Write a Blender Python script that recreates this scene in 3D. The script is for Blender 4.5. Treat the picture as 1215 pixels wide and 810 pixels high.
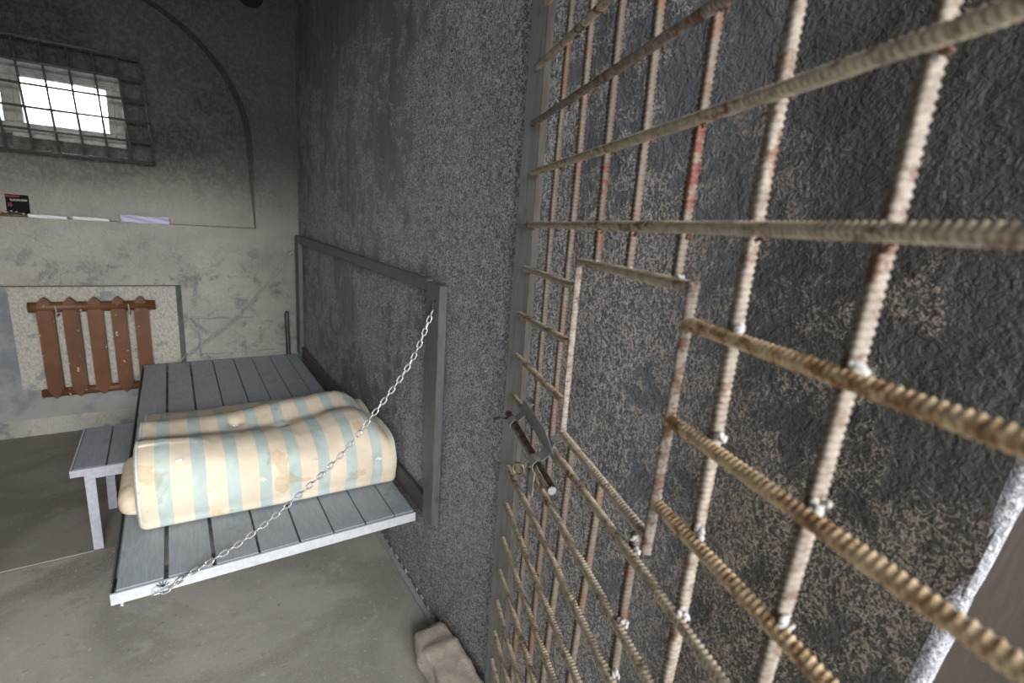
import bpy, bmesh, math, random
import numpy as np
from mathutils import Vector, Matrix, noise
random.seed(7)
for o in list(bpy.data.objects): bpy.data.objects.remove(o)
scn = bpy.context.scene
C = scn.collection

# ------------------------------------------------------------ camera
cam = bpy.data.cameras.new('camera'); cam.sensor_width = 36; cam.lens = 17.613
cam.clip_start = 0.02
cam.dof.use_dof = True; cam.dof.focus_distance = 1.35; cam.dof.aperture_fstop = 4.0
co = bpy.data.objects.new('camera', cam); C.objects.link(co)
co.matrix_world = Matrix(((0.8325986, 0.0677646, -0.5497156, 0.0),
                          (-0.5472585, 0.2536176, -0.7976129, 0.0),
                          (0.0853677, 0.9649280, 0.2482464, 1.5),
                          (0, 0, 0, 1)))
scn.camera = co
# ------------------------------------------------------------ sky and daylight
world = bpy.data.worlds.new('sky'); scn.world = world; world.use_nodes = True
bg = world.node_tree.nodes['Background']
bg.inputs[0].default_value = (0.86, 0.93, 1.0, 1); bg.inputs[1].default_value = 3.2

def area(name, loc, target, sx, sy, power, col=(1, 1, 1)):
    l = bpy.data.lights.new(name, 'AREA'); l.shape = 'RECTANGLE'; l.size = sx; l.size_y = sy
    l.energy = power; l.color = col
    o = bpy.data.objects.new(name, l); C.objects.link(o); o.location = loc
    o.rotation_euler = (Vector(target) - Vector(loc)).to_track_quat('-Z', 'Y').to_euler()
    return o
# daylight coming down the corridor through the open doorway behind the viewer
area('corridor_daylight', (0.0, -3.2, 2.55), (0.0, 2.2, 0.9), 2.4, 1.5, 360, (1.0, 0.985, 0.96))
area('window_daylight', (-0.5, 4.35, 2.1), (0.3, 1.6, 1.1), 0.9, 0.5, 70, (0.85, 0.93, 1.0))
scn.view_settings.view_transform = 'Standard'; scn.view_settings.look = 'None'
scn.view_settings.exposure = 0.12; scn.view_settings.gamma = 1.0
scn.view_settings.use_curve_mapping = False

# ------------------------------------------------------------ materials
class NT:
    def __init__(s, name):
        s.m = bpy.data.materials.new(name); s.m.use_nodes = True
        s.t = s.m.node_tree; s.n = s.t.nodes; s.b = s.n['Principled BSDF']
        s.pos = s.n.new('ShaderNodeNewGeometry').outputs['Position']
        s.obj = s.n.new('ShaderNodeTexCoord').outputs['Object']
    def l(s, a, b): s.t.links.new(a, b)
    def map(s, src, scale=(1, 1, 1), rot=(0, 0, 0), loc=(0, 0, 0)):
        m = s.n.new('ShaderNodeMapping'); s.l(src, m.inputs[0])
        m.inputs['Scale'].default_value = scale; m.inputs['Rotation'].default_value = rot; m.inputs['Location'].default_value = loc
        return m.outputs[0]
    def noise(s, src, scale, detail=3, rough=.5, dist=0):
        k = s.n.new('ShaderNodeTexNoise'); s.l(src, k.inputs['Vector']); k.inputs['Scale'].default_value = scale
        k.inputs['Detail'].default_value = detail; k.inputs['Roughness'].default_value = rough; k.inputs['Distortion'].default_value = dist
        return k.outputs['Fac']
    def ramp(s, fac, stops, interp='LINEAR'):
        r = s.n.new('ShaderNodeValToRGB'); s.l(fac, r.inputs[0]); e = r.color_ramp.elements; r.color_ramp.interpolation = interp
        while len(e) < len(stops): e.new(.5)
        for q, (p, c) in zip(e, stops):
            q.position = p; q.color = (c, c, c, 1) if isinstance(c, (int, float)) else (*c, 1)
        return r.outputs[0]
    def mix(s, f, a, b, mode='MIX'):
        m = s.n.new('ShaderNodeMix'); m.data_type = 'RGBA'; m.blend_type = mode
        for v, i in ((f, 0), (a, 6), (b, 7)):
            if isinstance(v, (int, float)): m.inputs[i].default_value = v if i == 0 else (v, v, v, 1)
            elif isinstance(v, tuple): m.inputs[i].default_value = (*v, 1)
            else: s.l(v, m.inputs[i])
        return m.outputs[2]
    def math(s, op, a, b=0, c=None):
        m = s.n.new('ShaderNodeMath'); m.operation = op
        for i, v in enumerate((a, b) if c is None else (a, b, c)):
            if isinstance(v, (int, float)): m.inputs[i].default_value = v
            else: s.l(v, m.inputs[i])
        return m.outputs[0]
    def sep(s, src):
        k = s.n.new('ShaderNodeSeparateXYZ'); s.l(src, k.inputs[0]); return k.outputs
    def smooth(s, v, a, b):
        m = s.n.new('ShaderNodeMapRange'); m.interpolation_type = 'SMOOTHSTEP'; s.l(v, m.inputs[0])
        m.inputs[1].default_value = a; m.inputs[2].default_value = b; return m.outputs[0]
    def bump(s, h, strength=.5, dist=.01, chain=None):
        k = s.n.new('ShaderNodeBump'); s.l(h, k.inputs['Height']); k.inputs['Strength'].default_value = strength
        k.inputs['Distance'].default_value = dist
        if chain: s.l(chain, k.inputs['Normal'])
        return k.outputs[0]
    def done(s, col=None, rough=.8, metal=0, normal=None, spec=.5):
        if col is not None:
            if isinstance(col, tuple): s.b.inputs['Base Color'].default_value = (*col, 1)
            else: s.l(col, s.b.inputs['Base Color'])
        if isinstance(rough, (int, float)): s.b.inputs['Roughness'].default_value = rough
        else: s.l(rough, s.b.inputs['Roughness'])
        s.b.inputs['Metallic'].default_value = metal
        s.b.inputs['Specular IOR Level'].default_value = spec
        if normal: s.l(normal, s.b.inputs['Normal'])
        return s.m

def wall_mat(name, base, base2, fleck, fleck2, lo, hi, stretch=(1, 1, 1), bs=.7, spec=.4, rough=.55, zone=None, fs=95):
    t = NT(name)
    p = t.map(t.pos, stretch)
    fine = t.noise(p, fs, 4, .6, .6)
    fine2 = t.noise(p, fs * 2.3, 2, .5, .5)
    big = t.noise(t.pos, 2.3, 4, .6)
    mid = t.noise(t.pos, 13, 4, .65, .4)
    # curly worn ridges: a narrow band of the fine noise, more of it where the paint is worn
    wear = t.math('ADD', t.math('MULTIPLY', big, .45), t.math('MULTIPLY', mid, .55))
    if zone: wear = zone(t, wear)
    band = t.math('ABSOLUTE', t.math('SUBTRACT', fine, .5))
    width = t.math('MULTIPLY', t.smooth(wear, lo, hi), .075)
    mask = t.smooth(t.math('SUBTRACT', width, band), -.004, .008)
    mask = t.math('MULTIPLY', mask, t.smooth(fine2, .36, .54))
    c0 = t.mix(t.smooth(mid, .35, .65), base, base2)
    if zone:
        streak = t.noise(t.map(t.pos, (7, 7, .9)), 1.6, 4, .6)
        c0 = t.mix(t.math('MULTIPLY', t.smooth(streak, .40, .62), .45), c0, (.07, .074, .078))
    if zone:   # bluish grey then dark brown towards the doorway, its shade put into the colour
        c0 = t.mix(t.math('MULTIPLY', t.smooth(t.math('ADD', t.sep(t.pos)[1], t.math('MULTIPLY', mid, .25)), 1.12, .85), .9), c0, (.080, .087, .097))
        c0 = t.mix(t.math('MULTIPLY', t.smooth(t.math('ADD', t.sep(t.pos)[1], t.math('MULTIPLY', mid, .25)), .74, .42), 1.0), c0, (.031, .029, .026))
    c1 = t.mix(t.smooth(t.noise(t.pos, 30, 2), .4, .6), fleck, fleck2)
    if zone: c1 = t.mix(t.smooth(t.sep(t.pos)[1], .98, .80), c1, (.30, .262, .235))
    if zone: c1 = t.mix(t.smooth(t.sep(t.pos)[1], .72, .40), c1, (.14, .112, .09))  # flecks dimmed the same way, doorway shade in their colour
    col = t.mix(mask, c0, c1)
    h = t.math('ADD', t.math('MULTIPLY', fine, 1.0), t.math('MULTIPLY', fine2, .35))
    h = t.math('ADD', h, t.math('MULTIPLY', mask, .16))
    h = t.math('ADD', h, t.math('MULTIPLY', mid, 2.0))
    return t.done(col, rough, 0, t.bump(h, bs, .007), spec)

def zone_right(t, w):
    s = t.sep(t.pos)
    # flecks densest around the gate's edge, sparser near the doorway and above
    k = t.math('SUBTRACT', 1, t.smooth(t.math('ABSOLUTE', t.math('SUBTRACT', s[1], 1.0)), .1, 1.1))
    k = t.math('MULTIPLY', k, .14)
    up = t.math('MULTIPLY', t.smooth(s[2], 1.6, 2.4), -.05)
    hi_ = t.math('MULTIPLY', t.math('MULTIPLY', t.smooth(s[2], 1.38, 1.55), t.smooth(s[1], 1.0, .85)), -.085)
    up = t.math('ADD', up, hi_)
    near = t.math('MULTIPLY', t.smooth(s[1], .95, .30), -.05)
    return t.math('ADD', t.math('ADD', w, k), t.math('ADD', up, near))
M = {}
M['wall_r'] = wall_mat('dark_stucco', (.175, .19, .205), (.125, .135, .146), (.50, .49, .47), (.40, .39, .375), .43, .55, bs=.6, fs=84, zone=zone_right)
def zone_low(t, w):
    s = t.sep(t.pos)
    return t.math('ADD', w, t.math('MULTIPLY', t.smooth(s[2], 1.5, 1.1), .12))
def back_mat():
    t = NT('worn_plaster')
    s = t.sep(t.pos)
    fine = t.noise(t.map(t.pos, (1, 1, .8)), 52, 5, .68, .5)
    fine2 = t.noise(t.pos, 160, 2)
    mid = t.noise(t.pos, 7, 5, .65, .5); big = t.noise(t.map(t.pos, (1, 1, 1.4)), 2.2, 3, .6)
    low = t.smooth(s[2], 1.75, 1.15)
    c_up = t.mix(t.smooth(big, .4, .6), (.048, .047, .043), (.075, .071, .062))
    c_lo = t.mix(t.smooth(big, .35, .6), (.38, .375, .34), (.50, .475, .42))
    c = t.mix(low, c_up, c_lo)  # upper wall darker: part of the light's falloff put into the colour
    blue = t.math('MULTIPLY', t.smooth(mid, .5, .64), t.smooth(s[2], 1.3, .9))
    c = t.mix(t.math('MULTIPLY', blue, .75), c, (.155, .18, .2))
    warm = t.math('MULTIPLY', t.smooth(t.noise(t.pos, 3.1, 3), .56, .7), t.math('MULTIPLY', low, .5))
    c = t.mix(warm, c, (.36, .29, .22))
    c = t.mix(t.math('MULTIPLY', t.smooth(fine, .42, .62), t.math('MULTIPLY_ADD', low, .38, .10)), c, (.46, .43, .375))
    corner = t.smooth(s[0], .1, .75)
    c = t.mix(t.math('MULTIPLY', corner, .45), c, (.085, .08, .07))  # shade of the right-hand corner put into the colour
    h = t.math('ADD', fine, t.math('MULTIPLY', mid, 1.6)); h = t.math('ADD', h, t.math('MULTIPLY', fine2, .3))
    return t.done(c, .85, 0, t.bump(h, .95, .018), .25)
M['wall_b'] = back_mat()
def niche_mat():
    t = NT('niche_plaster')
    fine = t.noise(t.map(t.pos, (1, 1, .6)), 85, 4, .65, .5); mid = t.noise(t.pos, 9, 4, .6)
    c = t.mix(t.smooth(fine, .36, .6), (.37, .35, .31), (.52, .49, .43))
    c = t.mix(t.math('MULTIPLY', t.smooth(mid, .56, .66), .7), c, (.2, .235, .27))
    return t.done(c, .85, 0, t.bump(t.math('ADD', fine, mid), .8, .012), .25)
M['niche'] = niche_mat()
def niche_side():
    t = NT('niche_side_plaster')
    fine = t.noise(t.pos, 60, 3, .6); mid = t.noise(t.pos, 6, 4, .6)
    c = t.mix(t.smooth(mid, .4, .6), (.19, .21, .23), (.30, .3, .285))
    return t.done(c, .85, 0, t.bump(fine, .6, .01), .25)
M['niche_side'] = niche_side()
def floor_mat():
    t = NT('concrete_floor')
    big = t.noise(t.pos, 1.6, 5, .6, .6); mid = t.noise(t.pos, 7, 5, .65); f = t.noise(t.pos, 130, 3, .7); f2 = t.noise(t.pos, 28, 4, .7)
    c = t.mix(t.smooth(big, .40, .58), (.185, .168, .14), (.34, .315, .275))
    c = t.mix(t.math('MULTIPLY', t.smooth(mid, .56, .68), .55), c, (.44, .415, .37))
    c = t.mix(t.math('MULTIPLY', t.smooth(mid, .42, .33), .5), c, (.15, .138, .12))
    c = t.mix(t.math('MULTIPLY', t.smooth(f, .5, .7), .45), c, (.46, .44, .4))
    c = t.mix(t.math('MULTIPLY', t.smooth(f2, .62, .68), .6), c, (.09, .082, .074))
    c = t.mix(t.math('MULTIPLY', t.smooth(t.noise(t.pos, 45, 3, .6), .64, .68), .5), c, (.5, .48, .44))
    s = t.sep(t.pos)
    c = t.mix(t.math('MULTIPLY', t.smooth(s[1], 2.36, 2.40), .55), c, (.12, .105, .085))
    # paler on the doorway side of the joint
    c = t.mix(t.math('MULTIPLY', t.smooth(s[1], 2.5, 1.9), .35), c, (.38, .36, .32))
    h = t.math('ADD', t.math('MULTIPLY', f, .4), f2)
    return t.done(c, t.ramp(mid, [(0, .55), (1, .8)]), 0, t.bump(h, .35, .004), .35)
M['floor'] = floor_mat()
def painted(name, a, b, rough=.5, sc=40, bump=.25, stretch=(1, 1, 1), dirt=(.05, .045, .04), da=.3, spec=.4):
    t = NT(name); n = t.noise(t.map(t.pos, stretch), sc, 4, .6); g = t.noise(t.pos, 11, 4, .65)
    c = t.mix(t.smooth(n, .35, .65), a, b)
    c = t.mix(t.math('MULTIPLY', t.smooth(g, .58, .72), da), c, dirt)
    return t.done(c, rough, 0, t.bump(n, bump, .002), spec)
M['plank'] = painted('grey_painted_plank', (.25, .285, .315), (.30, .33, .36), .5, 160, .5, (1, .12, 1), (.16, .17, .18), .5)
M['plank2'] = painted('grey_painted_bench_plank', (.20, .225, .255), (.25, .275, .3), .5, 160, .5, (1, .12, 1), (.1, .1, .1), .5)
M['rail'] = painted('pale_painted_steel', (.47, .49, .52), (.54, .56, .59), .45, 60, .15, (1, 1, 1), (.2, .2, .2), .25)
M['rail_dark'] = painted('dark_painted_steel', (.07, .075, .085), (.1, .105, .115), .5)
M['benchleg'] = painted('lilac_grey_painted_steel', (.35, .35, .41), (.42, .42, .47), .5, 50, .15, (1, 1, 1), (.15, .14, .14), .3)
M['frame'] = painted('grey_painted_timber', (.095, .10, .098), (.125, .13, .126), .5, 90, .5, (1, 1, .15), (.05, .05, .05), .5)
M['framedark'] = painted('dark_timber', (.06, .058, .055), (.085, .08, .075), .6, 90, .5, (1, .15, 1), (.03, .03, .03), .5)
M['stile'] = painted('grey_brown_painted_stile', (.20, .20, .19), (.155, .15, .14), .5, 70, .5, (1, 1, .12), (.10, .065, .045), .6)
M['galv'] = NT('galvanised_steel').done((.62, .62, .63), .32, .85)
M['galv_far'] = NT('dull_steel').done((.42, .41, .38), .4, .8)
M['black'] = painted('black_iron', (.02, .02, .025), (.04, .04, .05), .5)
M['blackhole'] = NT('hole_dark').done((.006, .006, .006), .9)
M['stile_edge'] = painted('darkened_rusty_stile_edge', (.075, .07, .062), (.055, .047, .04), .7, 60, .4, (1, 1, .15), (.07, .035, .018), .7, .2)  # light-facing edge darkened in colour so it stays dim, plus rust-brown staining
def rebar_mat(name, a, b, rust, amount, red=None):
    t = NT(name)
    n = t.noise(t.pos, 85, 4, .65); g = t.noise(t.pos, 14, 3, .6); f = t.noise(t.pos, 400, 2)
    c = t.mix(t.smooth(n, .38, .62), a, b)
    c = t.mix(t.math('MULTIPLY', t.smooth(t.math('ADD', t.math('MULTIPLY', n, .5), t.math('MULTIPLY', g, .5)), .62 - amount, .72 - amount), .85), c, rust)
    if red:
        s = t.sep(t.pos)
        z = t.math('MULTIPLY', t.smooth(s[2], red[0], red[0] + .015), t.smooth(s[2], red[1] + .012, red[1]))
        z = t.math('MULTIPLY', z, t.smooth(n, red[2], red[2] + .1))
        c = t.mix(t.math('MULTIPLY', z, .9), c, (.10, .012, .007))
    return t.done(c, .62, 0, t.bump(f, .3, .0008), .35)
RU = (.10, .042, .022)
M['bar'] = rebar_mat('painted_ribbed_bar', (.37, .305, .225), (.26, .21, .155), RU, .09)
M['bar_pale'] = rebar_mat('pale_painted_ribbed_bar', (.22, .185, .15), (.145, .115, .09), RU, .11)
M['bar_rusty'] = rebar_mat('rusty_ribbed_bar', (.46, .34, .21), (.32, .21, .115), (.16, .075, .03), .13)
M['bar_back'] = rebar_mat('dull_ribbed_bar', (.075, .059, .045), (.11, .088, .068), RU, .12)
M['bar_red'] = rebar_mat('red_stained_ribbed_bar', (.115, .09, .07), (.085, .063, .047), RU, .12, (1.515, 1.60, .43))
M['bar_red2'] = rebar_mat('faintly_red_ribbed_bar', (.085, .066, .052), (.07, .052, .04), RU, .1, (1.51, 1.585, .5))
M['weld_pale'] = painted('pale_weld', (.40, .39, .38), (.3, .28, .25), .75, 300, .8, (1, 1, 1), (.1, .06, .03), .5, .2)
M['weld_rust'] = painted('rusty_weld', (.05, .024, .015), (.09, .045, .03), .9, 200, .6)
M['brass'] = NT('brass').done((.45, .33, .17), .35, .9)
def bolt_mat():
    t = NT('worn_bolt_steel'); n = t.noise(t.pos, 60, 4, .6)
    return t.done(t.mix(t.smooth(n, .4, .6), (.10, .065, .04), (.2, .15, .11)), .3, .8, None)
M['bolt'] = bolt_mat()
M['strip'] = painted('pale_grey_strip', (.30, .30, .29), (.36, .36, .345), .5, 60)
M['bracket'] = painted('grey_painted_bracket', (.2, .2, .195), (.27, .27, .26), .45, 80, .3, (1, 1, 1), (.1, .05, .03), .6)
def rad_mat():
    t = NT('rust_brown_radiator_paint'); n = t.noise(t.pos, 45, 3, .5); g = t.noise(t.pos, 9, 3)
    c = t.mix(t.smooth(g, .35, .65), (.115, .045, .018), (.15, .06, .026))
    c = t.mix(t.smooth(n, .70, .73), c, (.55, .5, .45))
    return t.done(c, .5, 0, t.bump(n, .2, .002), .4)
M['rad'] = rad_mat()
M['winframe'] = painted('old_white_window_paint', (.27, .26, .235), (.36, .345, .315), .6, 40, .3, (1, 1, 1), (.09, .05, .03), .5)
M['grating'] = painted('dark_grating_iron', (.05, .045, .04), (.08, .07, .06), .6)
def glass():
    t = NT('window_glass'); n = t.noise(t.pos, 5, 2)
    t.b.inputs['Transmission Weight'].default_value = 1.0; t.b.inputs['IOR'].default_value = 1.45
    return t.done((.95, .97, .98), .0)
M['glass'] = glass()
M['paper'] = NT('white_paper').done((.78, .76, .8), .8)
M['paper_lilac'] = NT('lilac_white_paper').done((.55, .54, .72), .8)
M['card_black'] = NT('black_print').done((.012, .01, .012), .8, 0, None, .1)
M['card_red'] = NT('red_print').done((.42, .02, .02), .5)
M['card_white'] = NT('pale_print').done((.5, .5, .48), .5)
M['trinket'] = painted('dark_scraps', (.05, .045, .035), (.13, .12, .1), .4, 60)
M['trinket2'] = painted('pale_scraps', (.4, .38, .33), (.5, .48, .42), .4, 60)
M['tray'] = painted('brown_tray', (.09, .055, .025), (.14, .1, .045), .5, 60)
def stone_mat():
    t = NT('pinkish_stone'); n = t.noise(t.pos, 25, 5, .65); f = t.noise(t.pos, 200, 3)
    c = t.mix(t.smooth(n, .35, .65), (.42, .36, .30), (.54, .475, .41))
    return t.done(c, .85, 0, t.bump(t.math('ADD', n, t.math('MULTIPLY', f, .3)), .7, .006), .25)
M['stone'] = stone_mat()
M['edge'] = wall_mat('whitewashed_edge', (.2, .2, .215), (.13, .13, .14), (.34, .34, .36), (.26, .26, .28), .3, .5, rough=.8, spec=.2)
M['jamb'] = painted('brown_jamb_paint', (.014, .009, .006), (.02, .013, .009), .9, 20, .25, (1, 1, 1), (.02, .015, .012), .3, .1)
M['ceil'] = wall_mat('ceiling_plaster', (.12, .118, .105), (.1, .098, .09), (.25, .24, .22), (.2, .19, .18), .4, .6)
M['joint'] = NT('pale_joint_dust').done((.42, .4, .36), .9)
def cloth():
    t = NT('striped_ticking'); s = t.sep(t.obj)
    at = t.n.new('ShaderNodeAttribute'); at.attribute_name = 'u'
    wob = t.math('MULTIPLY', t.math('SUBTRACT', t.noise(t.obj, 6, 2), .5), .012)
    u = t.math('ADD', at.outputs['Fac'], wob)
    d = t.math('ABSOLUTE', t.math('SUBTRACT', t.math('FRACT', t.math('DIVIDE', t.math('ADD', u, .0985), .0985)), .5))
    stripe = t.smooth(d, .215, .195)
    w1 = t.n.new('ShaderNodeTexNoise'); weave = t.noise(t.map(t.obj, (1, 1, 1)), 700, 1)
    cream = t.mix(t.smooth(t.noise(t.obj, 9, 3), .35, .65), (.67, .57, .445), (.74, .64, .51))
    blue = t.mix(t.smooth(t.noise(t.obj, 14, 3), .35, .65), (.42, .49, .47), (.50, .56, .53))
    c = t.mix(stripe, cream, blue)
    st = t.noise(t.obj, 5.2, 4, .6, .6)
    ring = t.math('SUBTRACT', t.smooth(st, .60, .66), t.math('MULTIPLY', t.smooth(st, .64, .68), .45))
    c = t.mix(t.math('MULTIPLY', ring, .55), c, (.72, .52, .3), 'MULTIPLY')
    g = t.noise(t.map(t.obj, (1, 1, 1), (0, 0, 0), (3, 1, 2)), 7, 3, .6)
    c = t.mix(t.math('MULTIPLY', t.smooth(g, .64, .76), .35), c, (.45, .43, .22))
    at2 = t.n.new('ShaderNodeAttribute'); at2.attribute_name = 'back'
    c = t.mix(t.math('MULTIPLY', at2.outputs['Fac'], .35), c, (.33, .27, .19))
    return t.done(c, .9, 0, t.bump(t.math('ADD', weave, t.noise(t.obj, 30, 4, .6)), .25, .002), .15)
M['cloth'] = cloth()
M['cloth_plain'] = painted('cream_ticking', (.68, .56, .42), (.74, .63, .48), .9, 50, .3, (1, 1, 1), (.35, .25, .14), .4, .15)
M['piping'] = painted('blue_piping', (.45, .53, .53), (.6, .64, .6), .9, 120, .3)
M['tuft'] = NT('cotton_tuft').done((.78, .75, .68), .95)
M['sill'] = painted('pale_sill_plaster', (.22, .21, .18), (.29, .28, .24), .8, 50, .5)

# ------------------------------------------------------------ helpers
def link(name, me, mat, parent=None, smooth=False):
    me.materials.clear(); me.materials.append(M[mat])
    o = bpy.data.objects.new(name, me); C.objects.link(o)
    if parent: o.parent = parent
    if smooth: me.polygons.foreach_set('use_smooth', [True] * len(me.polygons))
    return o
def mesh(name, v, f, mat, parent=None, smooth=False):
    me = bpy.data.meshes.new(name); me.from_pydata([tuple(p) for p in v], [], f); me.update()
    return link(name, me, mat, parent, smooth)
def frombm(name, bm, mat, parent=None, smooth=False):
    me = bpy.data.meshes.new(name); bmesh.ops.recalc_face_normals(bm, faces=bm.faces); bm.to_mesh(me); bm.free()
    return link(name, me, mat, parent, smooth)
def hexa(name, c8, mat, parent=None, bevel=.002, seg=1):
    """c8: four bottom corners (ccw) then four top corners"""
    bm = bmesh.new(); vs = [bm.verts.new(p) for p in c8]
    for q in ((0, 3, 2, 1), (4, 5, 6, 7), (0, 1, 5, 4), (1, 2, 6, 5), (2, 3, 7, 6), (3, 0, 4, 7)): bm.faces.new([vs[i] for i in q])
    if bevel: bmesh.ops.bevel(bm, geom=list(bm.edges), offset=bevel, segments=seg, affect='EDGES')
    return frombm(name, bm, mat, parent)
def box(name, x0, x1, y0, y1, z0, z1, mat, parent=None, bevel=.002):
    return hexa(name, [(x0, y0, z0), (x1, y0, z0), (x1, y1, z0), (x0, y1, z0), (x0, y0, z1), (x1, y0, z1), (x1, y1, z1), (x0, y1, z1)], mat, parent, bevel)
def tag(o, label, cat, group=None):
    o['label'] = label; o['category'] = cat
    if group: o['group'] = group
    return o
def thing(name, label, cat, loc=(0, 0, 0), group=None):
    o = bpy.data.objects.new(name, None); C.objects.link(o); o.empty_display_size = .05
    return tag(o, label, cat, group)          # parts are built in room coordinates
def base_at(root, loc):
    """put the empty at the thing's base, keeping its parts where they are"""
    root.location = loc
    for ch in root.children: ch.location = ch.location - Vector(loc)
def struct(o): o['kind'] = 'structure'; return o
def tube_bm(bm, pts, r, n=10, cap=True, closed=False):
    pts = [Vector(p) for p in pts]; rings = []; up = None; N = len(pts)
    for i, p in enumerate(pts):
        if closed: d = (pts[(i + 1) % N] - pts[i - 1]).normalized()
        else: d = (pts[min(i + 1, N - 1)] - pts[max(i - 1, 0)]).normalized()
        if up is None:
            up = Vector((0, 0, 1)) if abs(d.z) < .9 else Vector((1, 0, 0))
        a = (up - d * up.dot(d)).normalized(); b = d.cross(a); up = a
        rr = r[i] if isinstance(r, (list, tuple)) else r
        rings.append([bm.verts.new(p + (a * math.cos(2 * math.pi * k / n) + b * math.sin(2 * math.pi * k / n)) * rr) for k in range(n)])
    for i in range(N if closed else N - 1):
        A, B = rings[i], rings[(i + 1) % N]
        for k in range(n): bm.faces.new((A[k], A[(k + 1) % n], B[(k + 1) % n], B[k]))
    if cap and not closed:
        bm.faces.new(rings[0][::-1]); bm.faces.new(rings[-1])
def tube(name, pts, r, mat, parent=None, n=10, closed=False):
    bm = bmesh.new(); tube_bm(bm, pts, r, n, True, closed); return frombm(name, bm, mat, parent, True)

# ------------------------------------------------------------ setting
XW = .722; YB = 3.73; YR = 3.80; XL = -1.75; ZC = 2.95
# right wall, whose near edge leans a little at the doorway
YE0, YE1 = .18, -.03          # edge y at floor and at ceiling
def er(z): return YE0 + (YE1 - YE0) * z / ZC
bm = bmesh.new()
NY, NZ = 150, 110
grid = []
for i in range(NZ + 1):
    z = ZC * i / NZ; row = []
    for j in range(NY + 1):
        u = j / NY; y0 = er(z); y = y0 + (YR + .1 - y0) * u ** 1.3
        x = XW + .0035 * noise.noise(Vector((0, y * 5, z * 5))) + .0025 * noise.noise(Vector((3, y * 17, z * 17)))
        if y > 1.3: x = max(x, XW - .001)
        row.append(bm.verts.new((x, y, z)))
    grid.append(row)
for i in range(NZ):
    for j in range(NY): bm.faces.new((grid[i][j], grid[i + 1][j], grid[i + 1][j + 1], grid[i][j + 1]))
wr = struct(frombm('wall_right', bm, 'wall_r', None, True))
# whitewashed edge of the wall at the doorway, then the brown jamb set back behind it
bm = bmesh.new(); rows = []
for i in range(140):
    z = ZC * i / 139; e = er(z)
    w = .004 * noise.noise(Vector((1, 2, z * 14))) + .0015 * noise.noise(Vector((5, 2, z * 60)))
    prof = [(XW - .0005, e + .012 + w), (XW - .003, e + .004 + w), (XW - .001, e - .005 + w), (XW + .010, e - .008 + w), (XW + .040, e + .004)]
    rows.append([bm.verts.new((x, y, z)) for x, y in prof])
for a, b in zip(rows, rows[1:]):
    for k in range(4): bm.faces.new((a[k], a[k + 1], b[k + 1], b[k]))
frombm('plaster_edge', bm, 'edge', wr, True)
struct(box('wall_corridor', XW + .035, 4.5, .128, .30, 0, ZC, 'jamb', None, 0))
# front wall with the doorway behind the viewer
struct(box('wall_front', XL, -.80, -.62, -.48, 0, ZC, 'ceil', None, 0))
struct(box('wall_front', -.80, 4.5, -.62, -.48, 2.30, ZC, 'ceil', None, 0))
struct(box('wall_left', XL - .1, XL, -.62, 4.0, 0, ZC, 'ceil', None, 0))
struct(box('ceiling', XL - .1, 2.6, -.62, 4.0, ZC, ZC + .1, 'ceil', None, 0))
# floor in two pours, with a fine raised joint between
struct(mesh('floor', [(XL - .1, -2.2, 0), (4.5, -2.2, 0), (4.5, 4.0, 0), (XL - .1, 4.0, 0)], [(0, 1, 2, 3)], 'floor'))
struct(box('trim_3', XL, -.36, 2.382, 2.386, -.01, .0015, 'joint', None, 0))

# back wall, below the ledge: face with a splayed niche
bm = bmesh.new()
def quad(*p): return bm.faces.new([bm.verts.new(q) for q in p])
ZL = 1.253
nx0, nx1, nz0, nz1 = -.985, .022, .105, .885
for (a, b, c, d) in ((XL, nx0, 0, ZL), (nx1, XW + .05, 0, ZL), (nx0, nx1, 0, nz0), (nx0, nx1, nz1, ZL)):
    quad((a, YB, c), (b, YB, c), (b, YB, d), (a, YB, d))
# ledge top
AX, AZ, AA, AB = -.35, 1.75, .81, .77
quad((AX - AA, YB, ZL), (AX + AA, YB, ZL), (AX + AA, YR, ZL), (AX - AA, YR, ZL))
# above: wall face around the arch, and the arch reveal
arch = [(AX + AA, ZL)] + [(AX + AA * math.cos(a), AZ + AB * math.sin(a)) for a in [math.pi * k / 40 for k in range(41)]] + [(AX - AA, ZL)]
for (x0, z0), (x1, z1) in zip(arch, arch[1:]):
    quad((x0, YB, z0), (x1, YB, z1), (x1 + (0.03 if x1 < AX else -.03) * (z1 > ZL), YR, z1), (x0 + (0.03 if x0 < AX else -.03) * (z0 > ZL), YR, z0))
N = len(arch)
for k in range(N - 1):
    (x0, z0), (x1, z1) = arch[k], arch[k + 1]
    if z0 <= AZ + 1e-6 and z1 <= AZ + 1e-6:
        X = XW + .05 if x0 > AX else XL
        quad((x0, YB, z0), (x1, YB, z1), (X, YB, z1), (X, YB, z0))
    else:
        quad((x0, YB, z0), (x1, YB, z1), (x1, YB, ZC), (x0, YB, ZC))
quad((AX + AA, YB, AZ), (XW + .05, YB, AZ), (XW + .05, YB, ZC), (AX + AA, YB, ZC))
quad((XL, YB, AZ), (AX - AA, YB, AZ), (AX - AA, YB, ZC), (XL, YB, ZC))
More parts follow.
